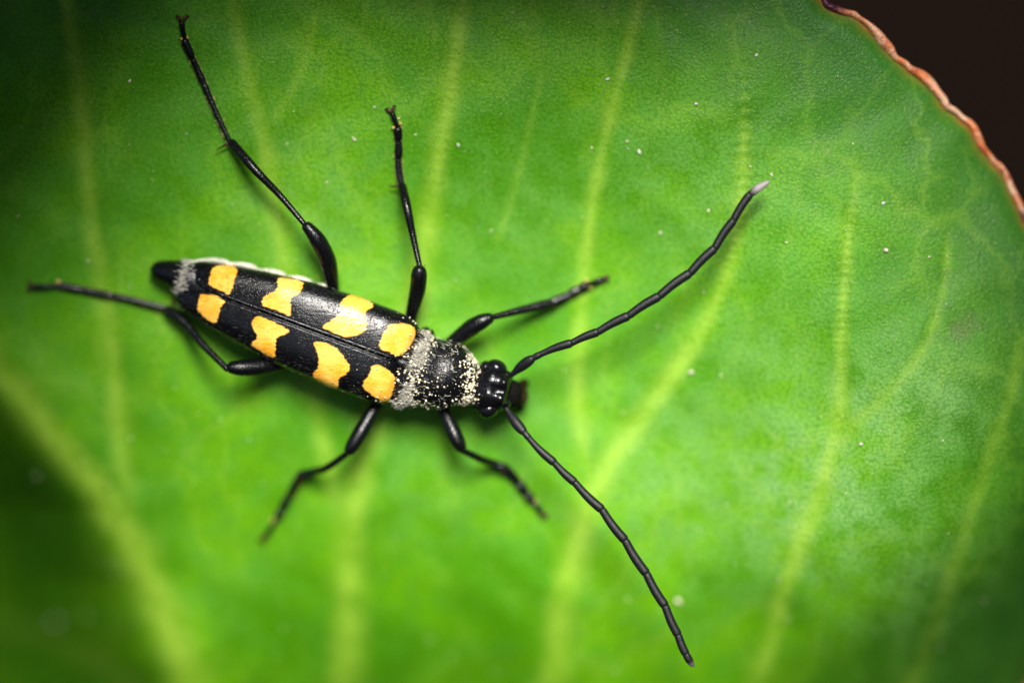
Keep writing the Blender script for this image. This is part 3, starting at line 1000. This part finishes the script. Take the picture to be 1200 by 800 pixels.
for lg in LEGS:
    leg = thing('leg', '', '', (0, 0, 0), beetle)
    leg['label'] = lg['label']
    fp = [p3(p) for p in lg['femur']]
    vv, ff = tube(fp, [r / PPM for r in lg['fr']], 54, 20)
    mesh_obj('femur', vv, ff, M_LEG, leg, BO)
    tp = [p3(p) for p in lg['tibia']]
    tp[0] = tp[0] + (tp[0] - tp[1]) / np.linalg.norm(tp[0] - tp[1]) * .15
    vv, ff = tube(tp, [r / PPM for r in lg['tr']], 54, 16)
    mesh_obj('tibia', vv, ff, M_LEG, leg, BO)
    ap = [p3(p) for p in lg['tarsus']]
    ap[0] = ap[0] + (ap[0] - ap[1]) / np.linalg.norm(ap[0] - ap[1]) * .22
    vv, ff = tube(ap, [r / PPM for r in lg['ar']], 60, 16, flat=0.8,
                  ripple=lambda t: 1 - 0.22 * np.exp(-((t - .47) / .02) ** 2) - 0.25 * np.exp(-((t - .76) / .02) ** 2))
    mesh_obj('tarsus', vv, ff, M_LEG, leg, BO)
    cp = [p3(p) for p in lg['claw']]
    vv, ff = tube(cp, [2.4 / PPM, 3.0 / PPM, 3.4 / PPM], 24, 12)
    mesh_obj('claw_joint', vv, ff, M_LEG, leg, BO)
    base = cp[-1]
    bx, by = lg['claw'][-1][:2]
    for tx, ty in lg['tips']:
        tip = on_leaf(tx, ty, .02)
        mid = on_leaf((bx * .4 + tx * .6), (by * .4 + ty * .6), .22) + (base - cp[0]) * 0.10
        vv, ff = tube([base - (base - cp[0]) * .08, mid, tip], [.075, .055, .015], 16, 8)
        mesh_obj('claw', vv, ff, M_CLAW, leg, BO)
    zb = tp[-1][2]
    vv, ff = tube([at(*lg['spur'][0], zb), at(*((np.array(lg['spur'][0]) + lg['spur'][1]) / 2), zb - .08), at(*lg['spur'][1], zb - .2)], [.06, .045, .012], 14, 8)
    mesh_obj('spur', vv, ff, M_CLAW, leg, BO)
    for x, y, r in lg['pads']:
        c0 = on_leaf(x, y, .16)
        vv, ff = ellipsoid(c0, (np.array([r / PPM, 0, 0]), np.array([0, r / PPM, 0]), np.array([0, 0, .12])), 8, 12)
        vv = vv + RNG.normal(0, .008, vv.shape)
        mesh_obj('sole_pad', vv, ff, M_PAD, leg, BO)
    # bristles along femur and tibia
    bs, bn_ = [], []
    for path, rads, cnt in ((fp, lg['fr'], 70), (tp, lg['tr'], 110)):
        cc = catmull(path, 160)
        for _ in range(cnt):
            k = RNG.integers(14, 156)
            t_ = cc[min(k + 1, 159)] - cc[k - 1]
            t_ /= np.linalg.norm(t_)
            d_ = np.cross(t_, RNG.normal(0, 1, 3))
            d_ /= np.linalg.norm(d_)
            bs.append(cc[k] + d_ * np.interp(k / 159, np.linspace(0, 1, len(rads)), rads) / PPM * .93)
            bn_.append(d_ * .8 + t_ * .9)
    vv, ff = hairs(bs, bn_, (np.array([0, 0, 0.0]), 0.0), .11, .006, .12)
    mesh_obj('bristle', vv, ff, M_LEG, leg, BO, smooth=False, kind='stuff')
    # pale hairs under the tarsus
    smp, nm = [], []
    c = catmull(ap, 200)
    for _ in range(170):
        k = RNG.integers(4, 196)
        t_ = c[k + 1] - c[k - 1]
        sd_ = np.cross(t_, [0, 0, 1.0])
        sd_ /= np.linalg.norm(sd_)
        sg = RNG.choice([-1, 1])
        smp.append(c[k] + sd_ * sg * .12 - np.array([0, 0, .06]))
        nm.append(sd_ * sg * .8 + np.array([0, 0, -.35]))
    dr = (ap[-1] - ap[0]) / np.linalg.norm(ap[-1] - ap[0])
    vv, ff = hairs(smp, nm, (dr, .5), .13, .009, .15)
    mesh_obj('sole_hair', vv, ff, M_HAIRG, leg, BO, smooth=False, kind='stuff')


# ------------------------------------------------------------------ hair and pollen
def scatter(mesh, n, weight):
    v, f = mesh
    f4 = np.array([q for q in f if len(q) == 4])
    a, b, c, d = v[f4[:, 0]], v[f4[:, 1]], v[f4[:, 2]], v[f4[:, 3]]
    nr = np.cross(c - a, d - b)
    area = np.linalg.norm(nr, axis=1) + 1e-12
    nr = nr / area[:, None]
    cen = (a + b + c + d) / 4
    mid = v.mean(0)
    if ((cen - mid) * nr).sum() < 0:
        nr = -nr
    w = area * weight(to_px(cen), cen) * (nr[:, 2] > -0.35)
    k = RNG.choice(len(f4), n, p=w / w.sum())
    r = RNG.uniform(0, 1, (n, 2))
    r1, r2 = r[:, :1], r[:, 1:]
    p = (a[k] * (1 - r1) + b[k] * r1) * (1 - r2) + (d[k] * (1 - r1) + c[k] * r1) * r2
    return p, nr[k]


def band(q, p0, p1, w):
    """weight near the line p0-p1"""
    p0, p1 = np.array(p0, float), np.array(p1, float)
    d = p1 - p0
    t = np.clip(((q - p0) @ d) / (d @ d), 0, 1)
    return np.exp(-(((q - p0 - t[:, None] * d) ** 2).sum(1)) / w ** 2)


back = dirv(-1, -.3, .1)
fwd = dirv(1, .3, .1)
p, nr = scatter(PRON, 1900, lambda q, c: band(q, (503, 392), (474, 478), 5.5) * (.06 + np.clip(np.sin(q[:, 1] * .12 + 2.0) + .55 + .5 * np.sin(q[:, 0] * .9 + q[:, 1] * .5), 0, 1.5)) + .012)
vv, ff = hairs(p, nr, (back, .70), .24, .010, .32)
mesh_obj('silver_hair', vv, ff, M_HAIR, pron, BO, smooth=False, kind='stuff')
p, nr = scatter(PRON, 700, lambda q, c: np.ones(len(q)) * (q[:, 0] > 492))
vv, ff = hairs(p, nr, (fwd, .5), .20, .006, .25)
mesh_obj('dark_hair', vv, ff, M_LEG, pron, BO, smooth=False, kind='stuff')
p, nr = scatter(ABD, 520, lambda q, c: np.exp(-((q[:, 0] - 217 + (q[:, 1] - 325) * .25) / 6) ** 2) * (.2 + np.sin(q[:, 1] * .5 + q[:, 0] * .3) ** 2) * np.where(q[:, 1] < 340, 1, .25))
vv, ff = hairs(p, nr, (dirv(-1, -.1, .1), .75), .17, .011, .30)
mesh_obj('grey_hair', vv, ff, M_HAIR, abd, BO, smooth=False, kind='stuff')

ICO_V, ICO_F = ellipsoid((0, 0, 0), (np.array([1, 0, 0]), np.array([0, 1, 0]), np.array([0, 0, 1])), 5, 6)


def grains(p, nr, rmin, rmax, sink=.3):
    V, F = [], []
    for a, n_ in zip(p, nr):
        r = rmin + (rmax - rmin) * RNG.uniform() ** 2.8
        sc_ = r * RNG.uniform(.7, 1.3, 3)
        b = len(V) * len(ICO_V)
        V.append(ICO_V * sc_ + a + n_ * r * (1 - sink) + RNG.normal(0, r * .12, ICO_V.shape))
        F += [tuple(i + b for i in q) for q in ICO_F]
    return np.concatenate(V), F


ps, ns = [], []
for m_, n_, wf in ((PRON, 520, lambda q, c: band(q, (553, 423), (548, 474), 7.0) * (.15 + np.sin(q[:, 1] * .21 + 1) ** 2 + .3 * np.sin(q[:, 0] * .8) ** 2)),
                   (PRON, 480, lambda q, c: band(q, (501, 391), (474, 478), 9.0) + .07 * (q[:, 0] > 490)),
                   (PRON, 200, lambda q, c: np.exp(-((q[:, 1] - 448) / 26) ** 2) * (.3 + np.sin(q[:, 0] * .4) ** 2 * np.sin(q[:, 1] * .33) ** 2)),
                   (HEAD, 12, lambda q, c: (q[:, 0] < 566) * 1.0)):
    p, nr = scatter(m_, n_, wf)
    ps.append(p)
    ns.append(nr)
V, F = grains(np.concatenate(ps), np.concatenate(ns), .012, .060)
o = mesh_obj('pollen', V, F, M_POLLEN, None, BO, kind='stuff')
o['label'] = 'cream pollen grains dusted over the thorax behind the head'
o['category'] = 'pollen'
# pollen that reached the front of the wing cases
EV = [o for o in beetle.children if o.name.startswith('elytron')]
ps, ns = [], []
for eo in EV:
    me = eo.data
    v = np.empty(len(me.vertices) * 3, np.float32)
    me.vertices.foreach_get('co', v)
    v = v.reshape(-1, 3).astype(float) + BO
    fq = [tuple(p.vertices) for p in me.polygons]
    p, nr = scatter((v, fq), 60, lambda q, c: np.exp(-(np.clip(((U0 - q) * -AX).sum(1), -20, 400) / 16.0)) + .004)
    nr = nr * np.sign(nr[:, 2:3] + 1e-6)
    ps.append(p)
    ns.append(nr)
    hp, hn = scatter((v, fq), 1500, lambda q, c: np.ones(len(q)))
    hn = hn * np.sign(hn[:, 2:3] + 1e-6)
    vv, ff = hairs(hp, hn, (dirv(AX[0], AX[1], 0.0), .72), .12, .004, .10)
    mesh_obj('down', vv, ff, M_DOWN, eo, BO, smooth=False, kind='stuff')
V, F = grains(np.concatenate(ps), np.concatenate(ns), .012, .045)
o = mesh_obj('pollen', V, F, M_POLLEN, None, BO, kind='stuff')
o['label'] = 'sparse pollen grains on the front ends of the wing cases'
o['category'] = 'pollen'

# ------------------------------------------------------------------ single specks lying on the leaf
SPECKS = [  # px, py, radius px, white?, label
    (537, 170, 3.6, 1, 'white speck on the leaf right of the upward middle leg'),
    (749, 178, 4.2, 1, 'elongated white speck above the upper antenna, on the leaf'),
    (816, 122, 3.0, 1, 'small white speck high on the leaf, left of the dark corner'),
    (886, 65, 3.0, 1, 'tiny white speck near the top edge, nearest the purple rim tip'),
    (1035, 238, 3.2, 1, 'round white speck on the leaf right of the pale antenna tip'),
    (1038, 293, 4.0, 0, 'cream speck just below the white one right of the antenna tip'),
    (1009, 520, 3.2, 1, 'white speck on the pale vein at the right of the leaf'),
    (795, 704, 5.5, 0, 'yellow pollen clump beside the end of the hanging antenna'),
    (810, 436, 4.2, 0, 'yellow grain on the leaf below the upper antenna'),
    (66, 727, 5.0, 1, 'blurred whitish speck in the dark lower left of the leaf'),
    (152, 95, 3.2, 0, 'pale sliver on the leaf left of the long hind leg'),
    (415, 163, 3.4, 0, 'cream grain on the leaf between the two upper legs'),
    (904, 205, 3.0, 0, 'small cream grain touching the pale antenna tip'),
    (735, 166, 2.6, 0, 'tiny cream grain just above left of the elongated white speck'),
    (830, 247, 2.8, 0, 'tiny yellowish grain left of the pale antenna tip'),
    (774, 273, 2.8, 0, 'tiny yellowish grain above the middle of the upper antenna'),
    (712, 93, 3.0, 1, 'pale fleck on the leaf near the top, on a vein'),
]
for px, py, r, wht, lab in SPECKS:
    c0 = on_leaf(px, py, .02)
    an = RNG.uniform(0, math.pi)
    r *= .68
    rx, ry = r / PPM * RNG.uniform(1.0, 1.25), r / PPM * RNG.uniform(.55, .8)
    v, f = ellipsoid(c0 + np.array([0, 0, ry * .45]), (np.array([math.cos(an), math.sin(an), 0]) * rx, np.array([-math.sin(an), math.cos(an), 0]) * ry, np.array([0, 0, ry * .8])), 9, 12)
    v = v + RNG.normal(0, ry * .17, v.shape)
    o = mesh_obj('speck', v, f, M_WHITE if wht else M_POLLEN, None, c0)
    o['label'] = lab
    o['category'] = 'speck'
    o['group'] = 'specks lying on the leaf'

# fine dust over the leaf
dq = np.stack([RNG.uniform(20, 1190, 260), RNG.uniform(5, 795, 260)], 1)
dq = dq[(margin_mm(dq) > .8) & (np.array([((q - CEN) @ (q - CEN)) < np.interp(math.atan2(q[1] - CEN[1], q[0] - CEN[0]), oth[order], orad[order], period=2 * math.pi) ** 2 for q in dq]))]
dv, _, _ = blade(dq, .01)
V, F = grains(dv, np.tile([[0, 0, 1.0]], (len(dv), 1)), .018, .055, .5)
o = mesh_obj('dust', V, F, M_POLLEN, None, LEAF_O, kind='stuff')
o['label'] = 'scattered pale dust flecks all over the leaf'
o['category'] = 'dust'
